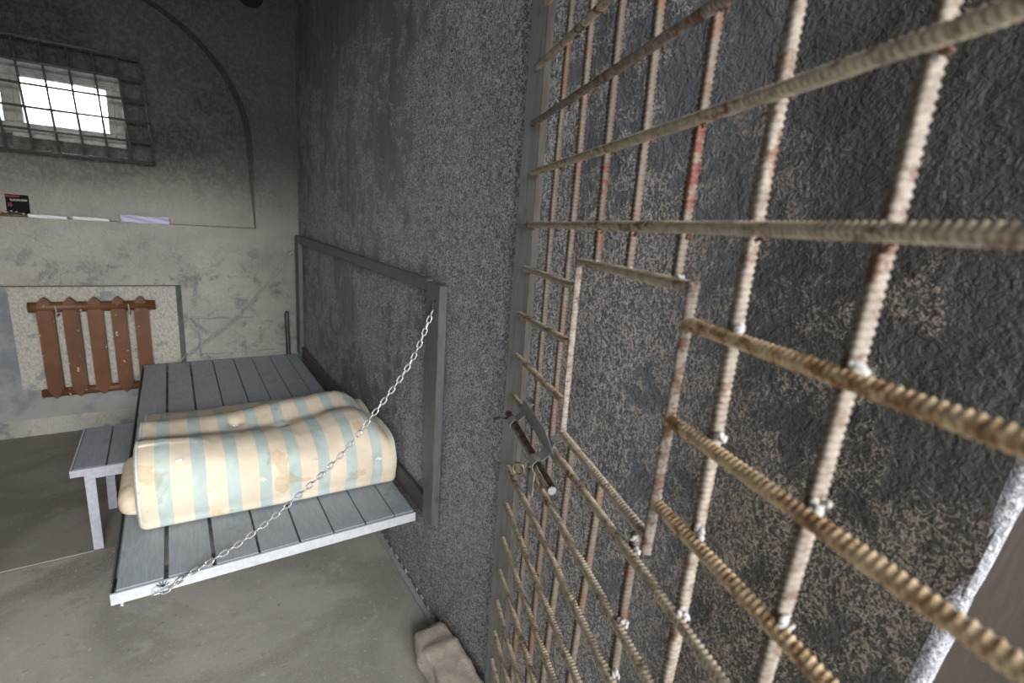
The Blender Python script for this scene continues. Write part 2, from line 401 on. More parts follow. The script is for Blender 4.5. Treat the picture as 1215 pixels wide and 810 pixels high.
# recess plane with the window opening, and the opening's reveals
wx0, wx1, wz0, wz1 = -1.02, -.185, 1.672, 2.045
YG = 3.95
a0, a1 = AX - AA, AX + AA
for (a, b, c, d) in ((a0, wx0, ZL, 2.6), (wx1, a1, ZL, 2.6), (wx0, wx1, ZL, wz0), (wx0, wx1, wz1, 2.6)):
    quad((a, YR, c), (b, YR, c), (b, YR, d), (a, YR, d))
quad((wx0, YR, wz0), (wx1, YR, wz0), (wx1, YG, wz0 + .015), (wx0, YG, wz0 + .015))
quad((wx0, YR, wz1), (wx1, YR, wz1), (wx1, YG, wz1), (wx0, YG, wz1))
quad((wx1, YR, wz0), (wx1, YR, wz1), (wx1, YG, wz1), (wx1, YG, wz0))
quad((wx0, YR, wz0), (wx0, YR, wz1), (wx0, YG, wz1), (wx0, YG, wz0))
bmesh.ops.remove_doubles(bm, verts=bm.verts, dist=.0004)
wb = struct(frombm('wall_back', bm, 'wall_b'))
# radiator niche as pieces of the back wall
bx0, bx1, bz0, bz1, YN = -.79, -.008, .245, .862, 3.835
mesh('niche_back', [(bx0, YN, bz0), (bx1, YN, bz0), (bx1, YN, bz1), (bx0, YN, bz1)], [(0, 1, 2, 3)], 'niche', wb)
mesh('niche_reveal', [(nx0, YB, nz0), (nx1, YB, nz0), (nx1, YB, nz1), (nx0, YB, nz1), (bx0, YN, bz0), (bx1, YN, bz0), (bx1, YN, bz1), (bx0, YN, bz1)],
     [(0, 1, 5, 4), (1, 2, 6, 5), (2, 3, 7, 6), (3, 0, 4, 7)], 'niche_side', wb)
# outline of an old plastered-up flap right of the niche
def ridge(pts, r=.006):
    tube('plaster_ridge', pts, [r * (.6 + .6 * random.random()) for _ in pts], 'niche_side', wb, 8)
ridge([(.10 + .02 * math.sin(i), YB - .001, .655 + .004 * math.sin(i * 2.1)) for i in range(9)] and [(.09 + .33 * i / 9, YB + .001, .665 + .005 * math.sin(i * 2.1)) for i in range(10)])
ridge([(.10 + .004 * math.sin(i * 1.7), YB + .001, .66 - .25 * i / 9) for i in range(10)])
ridge([(.10 + .45 * i / 12, YB + .001, .425 + .004 * math.sin(i * 1.9)) for i in range(13)], .005)
# flue hole high in the corner: shallow black disc, the dark inside painted on
bm = bmesh.new()
c = Vector((.475, YB, 2.615)); n = 28
r0 = [bm.verts.new(c + Vector((.075 * math.cos(2 * math.pi * k / n), -.006, .075 * math.sin(2 * math.pi * k / n)))) for k in range(n)]
r1 = [bm.verts.new(c + Vector((.060 * math.cos(2 * math.pi * k / n), -.006, .060 * math.sin(2 * math.pi * k / n)))) for k in range(n)]
r2 = [bm.verts.new(c + Vector((.060 * math.cos(2 * math.pi * k / n), -.001, .060 * math.sin(2 * math.pi * k / n)))) for k in range(n)]
for k in range(n):
    j = (k + 1) % n
    bm.faces.new((r0[k], r0[j], r1[j], r1[k])); bm.faces.new((r1[k], r1[j], r2[j], r2[k]))
bm.faces.new(r2)
frombm('flue_hole', bm, 'blackhole', wb)
# pale metal strip along the foot of the right wall
struct(box('trim_1', .695, .714, 1.30, 3.70, 0, .014, 'strip', None, .002))
bm = bmesh.new()
for i in range(22):
    y = 1.35 + 1.2 * i / 22 + random.uniform(-.01, .01)
    m = Matrix.Translation((.7195 + random.uniform(-.001, .001), y, .006)) @ Matrix.Diagonal((.004, random.uniform(.006, .02), random.uniform(.006, .016), 1))
    bmesh.ops.create_icosphere(bm, subdivisions=1, radius=1, matrix=m)
o = frombm('plaster_crumbs', bm, 'stone'); o['kind'] = 'stuff'
o['label'] = 'pinkish plaster crumbs along the foot of the dark wall'; o['category'] = 'crumbs'

# window: a wooden casement frame with three lights, bright outside
win = struct(bpy.data.objects.new('window_1', None)); C.objects.link(win)
YF = 3.90
def bar_(x0, x1, z0, z1, y0=YF - .03, y1=YF + .03, name='window_frame', mat='winframe', bev=.004):
    return box(name, x0, x1, y0, y1, z0, z1, mat, win, bev)
bar_(wx0, wx1, 1.972, wz1); bar_(wx0, wx1, wz0, 1.742)
bar_(-.262, wx1, 1.742, 1.972); bar_(-.70, -.622, 1.742, 1.972)
bar_(wx0, -.95, 1.742, 1.972)
# moulding strips and a rust-stained inner bead round the main light
for (x0, x1, z0, z1) in ((-.66, -.22, 2.0, 2.012), (-.66, -.22, 1.985, 1.99), (-.66, -.22, 1.715, 1.722), (-.655, -.648, 1.73, 2.0), (-.235, -.228, 1.72, 2.0)):
    bar_(x0, x1, z0, z1, YF - .04, YF - .028, 'window_moulding', 'winframe', .002)
bar_(-.66, wx1, 1.664, 1.690, YR - .012, YF - .03, 'window_sill', 'winframe')
for (x0, x1) in ((-.622, -.262), (-.95, -.70)):
    p = box('pane', x0 - .004, x1 + .004, YF + .004, YF + .008, 1.738, 1.976, 'glass', win, 0)

# ------------------------------------------------------------ window grating
gr = thing('window_grating', 'dark iron bar grating fixed in front of the small high window', 'grating')
gz = [1.597, 1.703, 1.81, 1.917, 2.025, 2.132]
def gx(k, z): return -.088 - .1022 * k + (2.132 - z) * .055
YGr = 3.685
for k in range(9):
    tube('vertical_bar', [(gx(k, 2.132), YGr, 2.14), (gx(k, 1.87) + random.uniform(-.002, .002), YGr, 1.87), (gx(k, 1.597), YGr, 1.59)], .0055, 'grating', gr, 8)
for z in gz:
    e = .0068 if z in (gz[0], gz[-1]) else .0062
    tube('horizontal_bar', [(gx(0, z) + .006, YGr - .009, z), (gx(4, z), YGr - .009, z + random.uniform(-.002, .002)), (gx(8, z) - .006, YGr - .009, z)], e, 'grating', gr, 8)
for z in (gz[0], gz[-1], gz[2]):
    for k in (0, 8):
        tube('wall_anchor', [(gx(k, z), YGr, z), (gx(k, z), YR + .01 if z > 2.2 else YR + .01, z)], .006, 'grating', gr, 8)

# ------------------------------------------------------------ radiator
rad = thing('radiator', 'rust-brown cast radiator with five flat sections in the wall niche', 'radiator')
def section(x, lean):
    outl = [(0, .808), (.012, .800), (.024, .785), (.037, .764), (.037, .25), (.026, .228), (.012, .210), (0, .203), (-.012, .210), (-.026, .228), (-.037, .25), (-.037, .764), (-.024, .785), (-.012, .800)]
    bm = bmesh.new(); f = []; b = []
    for (u, z) in outl:
        xx = x + u + lean * (.5 - z)
        f.append(bm.verts.new((xx, 3.762, z))); b.append(bm.verts.new((xx, 3.812, z)))
    bm.faces.new(f); bm.faces.new(b[::-1])
    for i in range(len(outl)): bm.faces.new((f[i], b[i], b[(i + 1) % len(outl)], f[(i + 1) % len(outl)]))
    bmesh.ops.bevel(bm, geom=[e for e in bm.edges if (e.verts[0].co.y == e.verts[1].co.y)], offset=.007, segments=2, affect='EDGES')
    frombm('section', bm, 'rad', rad)
for k in range(5): section(-.636 + .1105 * k, 0)
tube('header_pipe', [(-.705, 3.787, .752), (-.66, 3.787, .752), (-.655, 3.787, .752), (-.12, 3.787, .752)], .030, 'rad', rad, 16)
tube('header_pipe', [(-.700, 3.787, .235), (-.12, 3.787, .238)], .025, 'rad', rad, 16)
for x in (-.583, -.25):
    tube('wall_hook', [(x, 3.83, .70), (x, 3.775, .70), (x, 3.757, .715), (x - .003, 3.757, .765)], .004, 'weld_pale', rad, 8)
tube('wall_hook', [(-.57, 3.83, .22), (-.57, 3.76, .215), (-.575, 3.757, .235)], .004, 'weld_pale', rad, 8)

# ------------------------------------------------------------ things on the ledge
bk = thing('leaflet', 'black leaflet with red and pale lettering standing on the ledge', 'leaflet')
def P(u, v, d=0): return (-.728 + .092 * u, 3.785 - .0 - d + .012 * v, ZL + .015 + .098 * v)
mesh('cover', [P(0, 0), P(1, 0), P(1, 1), P(0, 1), P(0, 0, -.003), P(1, 0, -.003), P(1, 1, -.003), P(0, 1, -.003)],
     [(0, 1, 2, 3), (4, 7, 6, 5), (0, 4, 5, 1), (1, 5, 6, 2), (2, 6, 7, 3), (3, 7, 4, 0)], 'card_black', bk)
def strokes(u0, u1, v0, v1, mat, n, seed):
    rr = random.Random(seed); v = []; f = []
    w = (u1 - u0) / n
    for i in range(n):
        a = u0 + w * i; t = w * .26; dv = rr.uniform(-.008, .008)
        segs = [(a, a + t, v0 + dv, v1 + dv)]
        k = rr.choice((0, 1, 2))
        if k != 1: segs.append((a + w * .55, a + w * .55 + t, v0 + dv, v1 + dv))
        segs.append((a, a + w * .8, *( (v1 + dv - .03, v1 + dv) if k == 0 else (v0 + dv, v0 + dv + .03) if k == 1 else ((v0 + v1) / 2 - .015, (v0 + v1) / 2 + .015))))
        for (p, q, r, s) in segs:
            b = len(v); v += [P(p, r, .0006), P(q, r, .0006), P(q, s, .0006), P(p, s, .0006)]; f.append((b, b + 1, b + 2, b + 3))
    mesh('lettering', v, f, mat, bk)
strokes(.05, .62, .86, .97, 'card_red', 7, 1)
strokes(.2, .93, .66, .76, 'card_white', 11, 2)
v = []; f = []
for i in range(5):
    a = 2 * math.pi * i / 5; b = len(v)
    cx, cy = .17, .45
    v += [P(cx, cy, .0007), P(cx + .09 * math.cos(a - .3), cy + .09 * math.sin(a - .3), .0007), P(cx + .13 * math.cos(a), cy + .13 * math.sin(a), .0007), P(cx + .09 * math.cos(a + .3), cy + .09 * math.sin(a + .3), .0007)]
    f.append((b, b + 1, b + 2, b + 3))
mesh('emblem', v, f, 'card_red', bk)
tr = thing('trinket_tray', 'shallow brown tray heaped with dark scraps before the black leaflet', 'tray')
bm = bmesh.new()
prof = [(.0, .0), (.9, .0), (1.0, .013), (.96, .013), (.88, .004), (0, .004)]
n = 32; rows = []
for (r, z) in prof: rows.append([bm.verts.new((-.705 + .078 * r * math.cos(2 * math.pi * k / n), 3.757 + .026 * r * math.sin(2 * math.pi * k / n), ZL + z)) for k in range(n)])
for a, b in zip(rows, rows[1:]):
    for k in range(n): bm.faces.new((a[k], a[(k + 1) % n], b[(k + 1) % n], b[k]))
bmesh.ops.remove_doubles(bm, verts=bm.verts, dist=.0001)
frombm('dish', bm, 'tray', tr, True)
for i in range(26):
    bm = bmesh.new(); a = random.uniform(0, 6.28); q = random.random() ** .5
    x = -.705 + .062 * q * math.cos(a); y = 3.757 + .017 * q * math.sin(a); z = ZL + .009 + (1 - q) * .016 + random.uniform(0, .005)
    m = Matrix.Translation((x, y, z)) @ Matrix.Rotation(random.uniform(0, 3), 4, Vector((random.random(), random.random(), random.random() + .1)).normalized()) @ Matrix.Diagonal((random.uniform(.006, .014), random.uniform(.004, .007), random.uniform(.002, .005), 1))
    bmesh.ops.create_icosphere(bm, subdivisions=1, radius=1, matrix=m)
    frombm('scrap', bm, 'trinket2' if i % 8 == 0 else 'trinket', tr)
def paper_stack(name, label, x0, x1, n, th, mat, dz, group=None, wav=.001, yb=3.738, yd=.045, cat='paper'):
    t = thing(name, label, cat, group=group)
    z = ZL
    for i in range(n):
        dx = random.uniform(-.003, .003); dy = random.uniform(-.002, .002); V = []; F = []
        K = 12
        for j in range(K + 1):
            u = j / K; x = x0 + (x1 - x0) * u + dx; sl = dz * u + wav * math.sin(u * 9 + i)
            for (yy, zz) in ((yb + dy, 0), (yb + yd + dy, 0), (yb + yd + dy, th), (yb + dy, th)): V.append((x, yy, z + zz + sl + .001))
        for j in range(K):
            for q in range(4): F.append((j * 4 + q, j * 4 + (q + 1) % 4, (j + 1) * 4 + (q + 1) % 4, (j + 1) * 4 + q))
        F.append((3, 2, 1, 0)); F.append(tuple(K * 4 + q for q in range(4)))
        mesh('sheet', V, F, mat, t); z += th + .0006
    return t
paper_stack('folded_paper', 'narrow white folded paper on the ledge right beside the tray', -.638, -.478, 4, .0038, 'paper', -.004)
paper_stack('folded_paper', 'narrow white folded paper on the ledge between its twin and the thick lilac pile', -.455, -.297, 4, .0038, 'paper', -.004)
paper_stack('paper_pile', 'thick lilac-white pile of wavy papers on the right of the ledge', -.243, -.012, 7, .0052, 'paper_lilac', -.002, wav=.0022)

# ------------------------------------------------------------ bunk
ZB = .39; BY0, BY1 = 1.535, 3.70; BX0, BX1 = -.212, .687
bunk = thing('fold_down_bunk', 'grey plank prison bunk in a pale steel frame against the dark wall', 'bed')
ed = [-.205, -.083, .039, .163, .284, .393, .503, .611, .684]
gap = [.0, .0055, .005, .003, .0025, .002, .002, .0016, 0]
for k in range(8):
    a = ed[k] + gap[k] ; b = ed[k + 1] - gap[k + 1]
    if k == 0: a += .006
    y0 = BY0 + .006 + random.uniform(0, .003)
    box('plank', a, b, y0, BY1 - .008, ZB - .026, ZB + random.uniform(-.001, .001), 'plank', bunk, .0018)
box('front_rail', BX0, BX1, BY0 - .006, BY0 + .002, ZB - .037, ZB - .002, 'rail', bunk, .001)
box('front_rail_flange', BX0 + .005, BX1, BY0 + .002, BY0 + .035, ZB - .037, ZB - .031, 'rail', bunk, .001)
box('side_rail', BX0, BX0 + .004, BY0, BY1, ZB - .037, ZB + .001, 'rail_dark', bunk, .001)
box('far_rail', BX0, BX1, BY1 - .006, BY1, ZB - .037, ZB, 'rail_dark', bunk, .001)
for y in (1.62, 2.25, 2.95, 3.6):
    box('cross_bearer', BX0 + .005, BX1 + .02, y - .02, y + .02, ZB - .062, ZB - .028, 'rail_dark', bunk, .002)
box('wall_rail', BX1 - .01, BX1 + .015, BY0 + .01, BY1, ZB - .06, ZB - .03, 'rail_dark', bunk, .001)
tube('peg', [(-.189, BY0 + .008, ZB - .030), (-.189, BY0 + .006, ZB - .048)], .0055, 'rail', bunk, 12)
tube('peg', [(-.189, BY0 + .006, ZB - .046), (-.189, BY0 + .006, ZB - .054)], .0075, 'galv', bunk, 12)

# wall frame the bunk hangs from
wf = thing('bunk_wall_frame', 'dark grey timber frame fixed on the wall above the bunk', 'frame')
XF = .690; XB = .719
def rail4(name, a, b, c, d, mat, x0=XF, x1=XB, bev=.003):   # quad in the y-z plane
    hexa(name, [(x0, *a), (x0, *b), (x1, *b), (x1, *a), (x0, *d), (x0, *c), (x1, *c), (x1, *d)], mat, wf, bev)
rail4('stile', (1.398, .405), (1.480, .405), (1.532, 1.257), (1.425, 1.257), 'frame')
rail4('stile', (3.60, .40), (3.71, .40), (3.71, 1.222), (3.60, 1.222), 'frame')
rail4('top_rail', (1.534, 1.222), (3.70, 1.180), (3.70, 1.229), (1.534, 1.263), 'frame', XF + .004)
rail4('bottom_board', (1.484, ZB + .003), (3.598, ZB + .003), (3.598, ZB + .078), (1.484, ZB + .078), 'framedark', XF + .010)
tube('ring_bolt', [(XF + .012, 1.586 + .013 * math.cos(2 * math.pi * k / 20), 1.190 + .013 * math.sin(2 * math.pi * k / 20)) for k in range(20)], .0032, 'frame', wf, 8, True)
tube('ring_shank', [(XF + .012, 1.573, 1.19), (XB + .002, 1.57, 1.19)], .004, 'frame', wf, 8)
tube('chain_hook', [(XF + .002, 1.452, 1.205), (XF - .010, 1.450, 1.200), (XF - .014, 1.448, 1.185), (XF - .008, 1.446, 1.176), (XF + .002, 1.445, 1.172)], .0035, 'black', wf, 8)
# dark bent rod standing at the far corner
rod = tube('hook_rod', [(.622, 3.690, ZB + .003), (.618, 3.690, .55), (.615, 3.690, .685), (.619, 3.690, .700), (.627, 3.690, .703), (.634, 3.690, .695), (.636, 3.690, .55), (.640, 3.690, ZB + .003)], .0055, 'black', None, 8)
tag(rod, 'black bent iron rod standing at the far corner of the bunk', 'rod')

# chains
def link_mesh(L=.029, W=.0175, r=.0024):
    bm = bmesh.new(); pts = []; h = (L - W) / 2; R = W / 2 - r
    for k in range(9): a = -math.pi / 2 + math.pi * k / 8; pts.append((h + R * math.cos(a), R * math.sin(a), 0))
    for k in range(9): a = math.pi / 2 + math.pi * k / 8; pts.append((-h + R * math.cos(a), R * math.sin(a), 0))
    tube_bm(bm, pts, r, 8, False, True)
    me = bpy.data.meshes.new('link'); bmesh.ops.recalc_face_normals(bm, faces=bm.faces); bm.to_mesh(me); bm.free()
    me.polygons.foreach_set('use_smooth', [True] * len(me.polygons)); return me
def catmull(P, n=40):
    P = [Vector(p) for p in P]; Q = [2 * P[0] - P[1]] + P + [2 * P[-1] - P[-2]]; out = []
    for i in range(1, len(Q) - 2):
        for k in range(n):
            t = k / n; a, b, c, d = Q[i - 1:i + 3]
            out.append(.5 * ((2 * b) + (c - a) * t + (2 * a - 5 * b + 4 * c - d) * t * t + (3 * b - a - 3 * c + d) * t ** 3))
    out.append(P[-1]); return out
def chain(label, pts, pitch, mat, me, roll0=.6):
    t = thing('bunk_chain', label, 'chain')
    me.materials.clear(); me.materials.append(M[mat])
    path = catmull(pts); s = [0]
    for a, b in zip(path, path[1:]): s.append(s[-1] + (b - a).length)
    n = int(s[-1] / pitch)
    def at(d):
        d = max(0, min(d, s[-1])); i = max(0, min(len(s) - 2, int(np.searchsorted(s, d)) - 1)); return path[i].lerp(path[i + 1], (d - s[i]) / max(1e-9, s[i + 1] - s[i]))
    for i in range(n):
        c = at((i + .5) * pitch); d = (at((i + 1.0) * pitch) - at(i * pitch)).normalized()
        up = Vector((0, 1, 0)); a = (up - d * up.dot(d)).normalized(); b = d.cross(a)
        ang = roll0 + (math.pi / 2 if i % 2 else 0) + random.uniform(-.15, .15)
        y = a * math.cos(ang) + b * math.sin(ang); z = d.cross(y)
        m = Matrix(((d.x, y.x, z.x, c.x), (d.y, y.y, z.y, c.y), (d.z, y.z, z.z, c.z), (0, 0, 0, 1)))
        o = bpy.data.objects.new('link', me); C.objects.link(o); o.parent = t; o.matrix_local = m
    return t
chain('bright steel chain slanting across the mattress from frame to near edge of bunk',
      [(.680, 1.447, 1.176), (.611, 1.45, 1.006), (.488, 1.46, .831), (.384, 1.47, .700), (.237, 1.49, .564), (.118, 1.50, .476), (.029, 1.508, .427), (-.040, 1.515, .392), (-.085, 1.519, .362), (-.128, 1.520, .357)],
      .0215, 'galv', link_mesh())
chain('dull thin chain hanging near the back wall to the far bunk end',
      [(.686, 3.685, 1.149), (.568, 3.66, .981), (.409, 3.66, .782), (.288, 3.66, .650), (.2, 3.66, .581), (.04, 3.66, .457), (-.03, 3.67, .405)],
      .0215, 'galv_far', link_mesh())
tube('eye_bolt', [(-.108 + .009 * math.cos(a), BY0 - .012, ZB - .022 + .009 * math.sin(a)) for a in [2 * math.pi * k / 16 for k in range(16)]], .0022, 'rail', bunk, 8, True)
for k in range(5):
    a = .6 + .45 * k
    tube('wire_end', [(-.092, BY0 - .010, ZB - .018), (-.092 + .02 * math.cos(a), BY0 - .016, ZB - .018 + .024 * math.sin(a))], .0011, 'black', bunk, 6)

# ------------------------------------------------------------ bench
bench = thing('stool_bench', 'small two-plank grey bench on lilac-grey legs left of the bunk', 'bench')
zt = .365
hexa('plank', [(-.395, 2.412, zt - .024), (-.291, 2.412, zt - .024), (-.297, 2.835, zt - .024), (-.395, 2.835, zt - .024), (-.395, 2.412, zt), (-.291, 2.412, zt), (-.297, 2.835, zt), (-.395, 2.835, zt)], 'plank2', bench)
hexa('plank', [(-.287, 2.412, zt - .024), (-.216, 2.412, zt - .024), (-.216, 2.835, zt - .024), (-.293, 2.835, zt - .024), (-.287, 2.412, zt), (-.216, 2.412, zt), (-.216, 2.835, zt), (-.293, 2.835, zt)], 'plank2', bench)
box('apron', -.398, -.215, 2.402, 2.411, zt - .031, zt - .001, 'benchleg', bench, .001)
box('side_apron', -.404, -.397, 2.402, 2.84, zt - .031, zt - .001, 'benchleg', bench, .001)
box('bearer', -.362, -.215, 2.404, 2.432, zt - .048, zt - .031, 'benchleg', bench, .001)
box('bearer', -.362, -.215, 2.78, 2.81, zt - .048, zt - .026, 'benchleg', bench, .001)
hexa('leg', [(-.360, 2.388, 0), (-.327, 2.388, 0), (-.327, 2.418, 0), (-.360, 2.418, 0), (-.362, 2.404, zt - .031), (-.327, 2.404, zt - .031), (-.327, 2.434, zt - .031), (-.362, 2.434, zt - .031)], 'benchleg', bench, .001)
hexa('leg', [(-.335, 2.70, 0), (-.302, 2.70, 0), (-.302, 2.73, 0), (-.335, 2.73, 0), (-.335, 2.78, zt - .031), (-.302, 2.78, zt - .031), (-.302, 2.81, zt - .031), (-.335, 2.81, zt - .031)], 'benchleg', bench, .001)

# ------------------------------------------------------------ mattress
mat_ = thing('folded_mattress', 'cream and blue striped mattress folded over on the grey bunk', 'mattress')
prof = [(1.80, .394), (1.778, .43), (1.768, .48), (1.775, .54), (1.80, .59), (1.85, .618), (1.92, .628), (1.99, .622), (2.04, .607), (2.085, .598), (2.14, .606), (2.20, .612), (2.26, .600), (2.305, .57), (2.325, .53),
        (2.34, .517), (2.40, .522), (2.48, .522), (2.55, .508), (2.60, .476), (2.615, .44), (2.60, .405), (2.56, .394), (2.30, .392), (2.0, .392)]
def closed_resample(P, n):
    Q = [Vector((0, *p)) for p in P]; L = len(Q); out = []
    for i in range(L):
        a, b, c, d = Q[i - 1], Q[i], Q[(i + 1) % L], Q[(i + 2) % L]
        for k in range(12):
            t = k / 12; out.append(.5 * ((2 * b) + (c - a) * t + (2 * a - 5 * b + 4 * c - d) * t * t + (3 * b - a - 3 * c + d) * t ** 3))
    s = [0]
    for i in range(len(out)): s.append(s[-1] + (out[(i + 1) % len(out)] - out[i]).length)
    res = []
    for k in range(n):
        d = s[-1] * k / n; i = min(len(out) - 1, int(np.searchsorted(s, d, side='right')) - 1)
        res.append(out[i].lerp(out[(i + 1) % len(out)], (d - s[i]) / (s[i + 1] - s[i])))
    return res
pf = closed_resample(prof, 200)
X0, X1 = -.128, .672
tufts = [(.03, 1.768, .53), (-.03, 1.84, .60), (.17, 1.772, .52), (.30, 1.98, .62), (.40, 1.78, .52), (.60, 1.79, .47), (.12, 2.27, .59), (.46, 1.83, .60)]
tufts = [(-.035, 1.82), (.055, 1.775), (.21, 1.78), (.305, 2.03), (.385, 1.80), (.62, 1.775), (.16, 2.14)]
NXM = 170
bm = bmesh.new(); lu = bm.verts.layers.float.new('u'); lb = bm.verts.layers.float.new('back')
pc = sum(pf, Vector()) / len(pf)
tpos = []
rows = []
for i in range(-7, NXM + 8):
    u = min(max(i, 0), NXM) / NXM
    x = X0 + (X1 - X0) * u
    inset = 0; xo = 0
    e = -i if i < 0 else i - NXM if i > NXM else 0
    if e: a = e / 7 * math.pi / 2; xo = .030 * math.sin(a) * (-1 if i < 0 else 1); inset = .035 * (1 - math.cos(a))
    row = []
    for j, p in enumerate(pf):
        y, z = p.y, p.z
        top = max(0, min(1, (z - .395) / .1)); front = 1 if y < 2.32 else 0
        nn = (p - pc); nn.x = 0
        q0, q1 = pf[j - 2], pf[(j + 2) % len(pf)]; tg = (q1 - q0).normalized(); nrm = Vector((0, -tg.z, tg.y))
        if nrm.dot(nn) < 0 and not (2.28 < y < 2.36): nrm = -nrm
        if 2.28 < y < 2.36 and nrm.z + nrm.y < 0: nrm = -nrm
        # the whole roll dips towards the wall end and bulges between tufts
        zz = z
        if z > .42:
            k = (z - .42) / .2
            w1 = noise.noise(Vector((x * 4.0 + 3, y * 3.2, z * 3)))
            zz += k * (.022 * w1 + .012 * math.sin(x * 9 + 1 + y * 4) * (1 if front else .4))
            if front: zz += k * (.018 * max(0, 1 - abs(x - .62) / .2) - .02 * max(0, 1 - abs(x + .1) / .15) * (1 if y > 1.95 else .2))
        yy = y + (.014 * noise.noise(Vector((x * 3, 5, z * 6))) if y < 1.9 or y > 2.5 else 0)
        if y < 1.9: yy += -.035 * (x - X0) / (X1 - X0) + .012
        # right end rounds in more than the left
        if x > .56 and z > .45: zz -= ((x - .56) / .112) ** 2 * .045 * ((z - .45) / .15)
        # creases and small wrinkles
        wr_ = .0035 * noise.noise(Vector((x * 22, y * 9, z * 11))) + .0016 * noise.noise(Vector((x * 60, y * 28, z * 28)))
        P3 = Vector((x + xo, yy, zz)) + nrm * (wr_ * top)
        for (tx, ty) in tufts:
            if z > .44 and front:
                # tuft position measured on the shell
                dd = ((x - tx) ** 2 + (y - ty) ** 2 * (1 if y > 1.86 else 4.0) + (0 if y > 1.86 else (z - (.50 + (ty - 1.775) * 1.3)) ** 2)) ** .5
                P3 -= nrm * .017 * math.exp(-(dd / .022) ** 2)
        if inset:
            c = Vector((0, 2.05, .5)) if y < 2.32 else Vector((0, 2.45, .46))
            dv = (c - Vector((0, yy, zz))); L = dv.length
            P3 += dv / L * min(inset, L * .6)
        if P3.z < ZB + .003: P3.z = ZB + .003
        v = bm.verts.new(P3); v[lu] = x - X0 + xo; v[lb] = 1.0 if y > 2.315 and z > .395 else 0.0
        row.append(v)
    rows.append(row)
for a, b in zip(rows, rows[1:]):
    for k in range(len(pf)): bm.faces.new((a[k], a[(k + 1) % len(pf)], b[(k + 1) % len(pf)], b[k]))
bm.faces.new(rows[0]); bm.faces.new(rows[-1][::-1])
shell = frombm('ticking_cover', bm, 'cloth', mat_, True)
# piping along both ends
nP = len(pf)
def loop_pts(row): return [v for v in row]
for side in (0, 1):
    pts = []
    base = (X0 - .008) if side == 0 else (X1 + .012)
    idx = 7 if side == 0 else NXM + 7
    me = shell.data
    for j in range(0, nP, 2):
        c = me.vertices[idx * nP + j].co
        q = me.vertices[(3 if side == 0 else NXM + 11) * nP + j].co
        pts.append(q.lerp(c, .35) + Vector((-.004 if side == 0 else .002, 0, .004)))
    pts = [p for p in pts if p.z > ZB + .014]
    pts = pts if side == 0 else pts
    k0 = max(range(len(pts)), key=lambda i: (pts[i] - pts[i - 1]).length); pts = pts[k0:] + pts[:k0]
    tube('piping', pts, .0045, 'piping', mat_, 7)
# tufts sitting in their dimples
for (tx, ty) in tufts:
    i = round((tx - X0) / (X1 - X0) * NXM) + 7
    best = None
    for j in range(nP):
        c = shell.data.vertices[i * nP + j].co; p = pf[j]
        if p.z < .44 or p.y > 2.32: continue
        dd = ((p.y - ty) ** 2 * (1 if p.y > 1.86 else 4) + (0 if p.y > 1.86 else (p.z - (.50 + (ty - 1.775) * 1.3)) ** 2)) ** .5
        if best is None or dd < best[0]: best = (dd, j, c.copy())
    bm = bmesh.new()
    for k in range(7):
        m = Matrix.Translation(best[2] + Vector((random.uniform(-.008, .008), random.uniform(-.004, .001), random.uniform(-.003, .004)))) @ Matrix.Rotation(random.uniform(0, 3), 4, 'Y') @ Matrix.Diagonal((random.uniform(.006, .010), .0035, .004, 1))
        bmesh.ops.create_icosphere(bm, subdivisions=1, radius=1, matrix=m)
    frombm('tuft', bm, 'tuft', mat_, True)
# inner fold poking out on the left
bm = bmesh.new()
for (cx, cz, hx, hz, y0, y1) in ((-.118, .448, .096, .053, 1.85, 2.24),):
    rws = []
    NY_ = 26
    for i in range(NY_ + 1):
        u = i / NY_; y = y0 + (y1 - y0) * u
        e = min(1, min(u, 1 - u) * 5); sc = math.sin(e * math.pi / 2) ** .6 if e > 0 else 0
        rr = []
        for k in range(28):
            a = 2 * math.pi * k / 28; ca, sa = math.cos(a), math.sin(a)
            xx = cx + hx * (abs(ca) ** .7) * math.copysign(1, ca) * (.55 + .45 * sc); z_ = cz + hz * (abs(sa) ** .8) * math.copysign(1, sa) * sc
            q = Vector((xx, y, z_)); q += Vector((0, 0, 1)) * .006 * noise.noise(q * 22)
            q.z = max(q.z, ZB + .003)
            rr.append(bm.verts.new(q))
        rws.append(rr)
    for a, b in zip(rws, rws[1:]):
        for k in range(28): bm.faces.new((a[k], a[(k + 1) % 28], b[(k + 1) % 28], b[k]))
    bm.faces.new(rws[0]); bm.faces.new(rws[-1][::-1])
frombm('inner_fold', bm, 'cloth_plain', mat_, True)

# ------------------------------------------------------------ stone
bm = bmesh.new()
bmesh.ops.create_cube(bm, size=1)
bmesh.ops.subdivide_edges(bm, edges=bm.edges, cuts=26, use_grid_fill=True)
for v in bm.verts:
    p = v.co * 2   # -1..1
    q = Vector([math.copysign(abs(c) ** 1.0, c) for c in p])
    l4 = (abs(p.x) ** 6 + abs(p.y) ** 6 + abs(p.z) ** 6) ** (1 / 6)
    q = p / l4
    x = .651 + q.x * .062; y = 1.085 + q.y * .235; z = .052 + q.z * .052
    if y > 1.20:
        k = min(1, (y - 1.20) / .02); z -= .016 * k * (q.z > 0); x -= .008 * k * (q.x < 0)
    if q.y > .6: x += (q.y - .6) * .02
    d = noise.noise(Vector((x, y, z)) * 11) * .009 + noise.noise(Vector((x, y, z)) * 40) * .003
    v.co = Vector((x, y, z)) + q.normalized() * d
    if v.co.x > XW - .006: v.co.x = XW - .006
    if v.co.z < 0: v.co.z = 0
st = frombm('stone_block', bm, 'stone', None, True)
tag(st, 'rough pinkish stone block lying on the floor at the foot of the wall', 'stone')

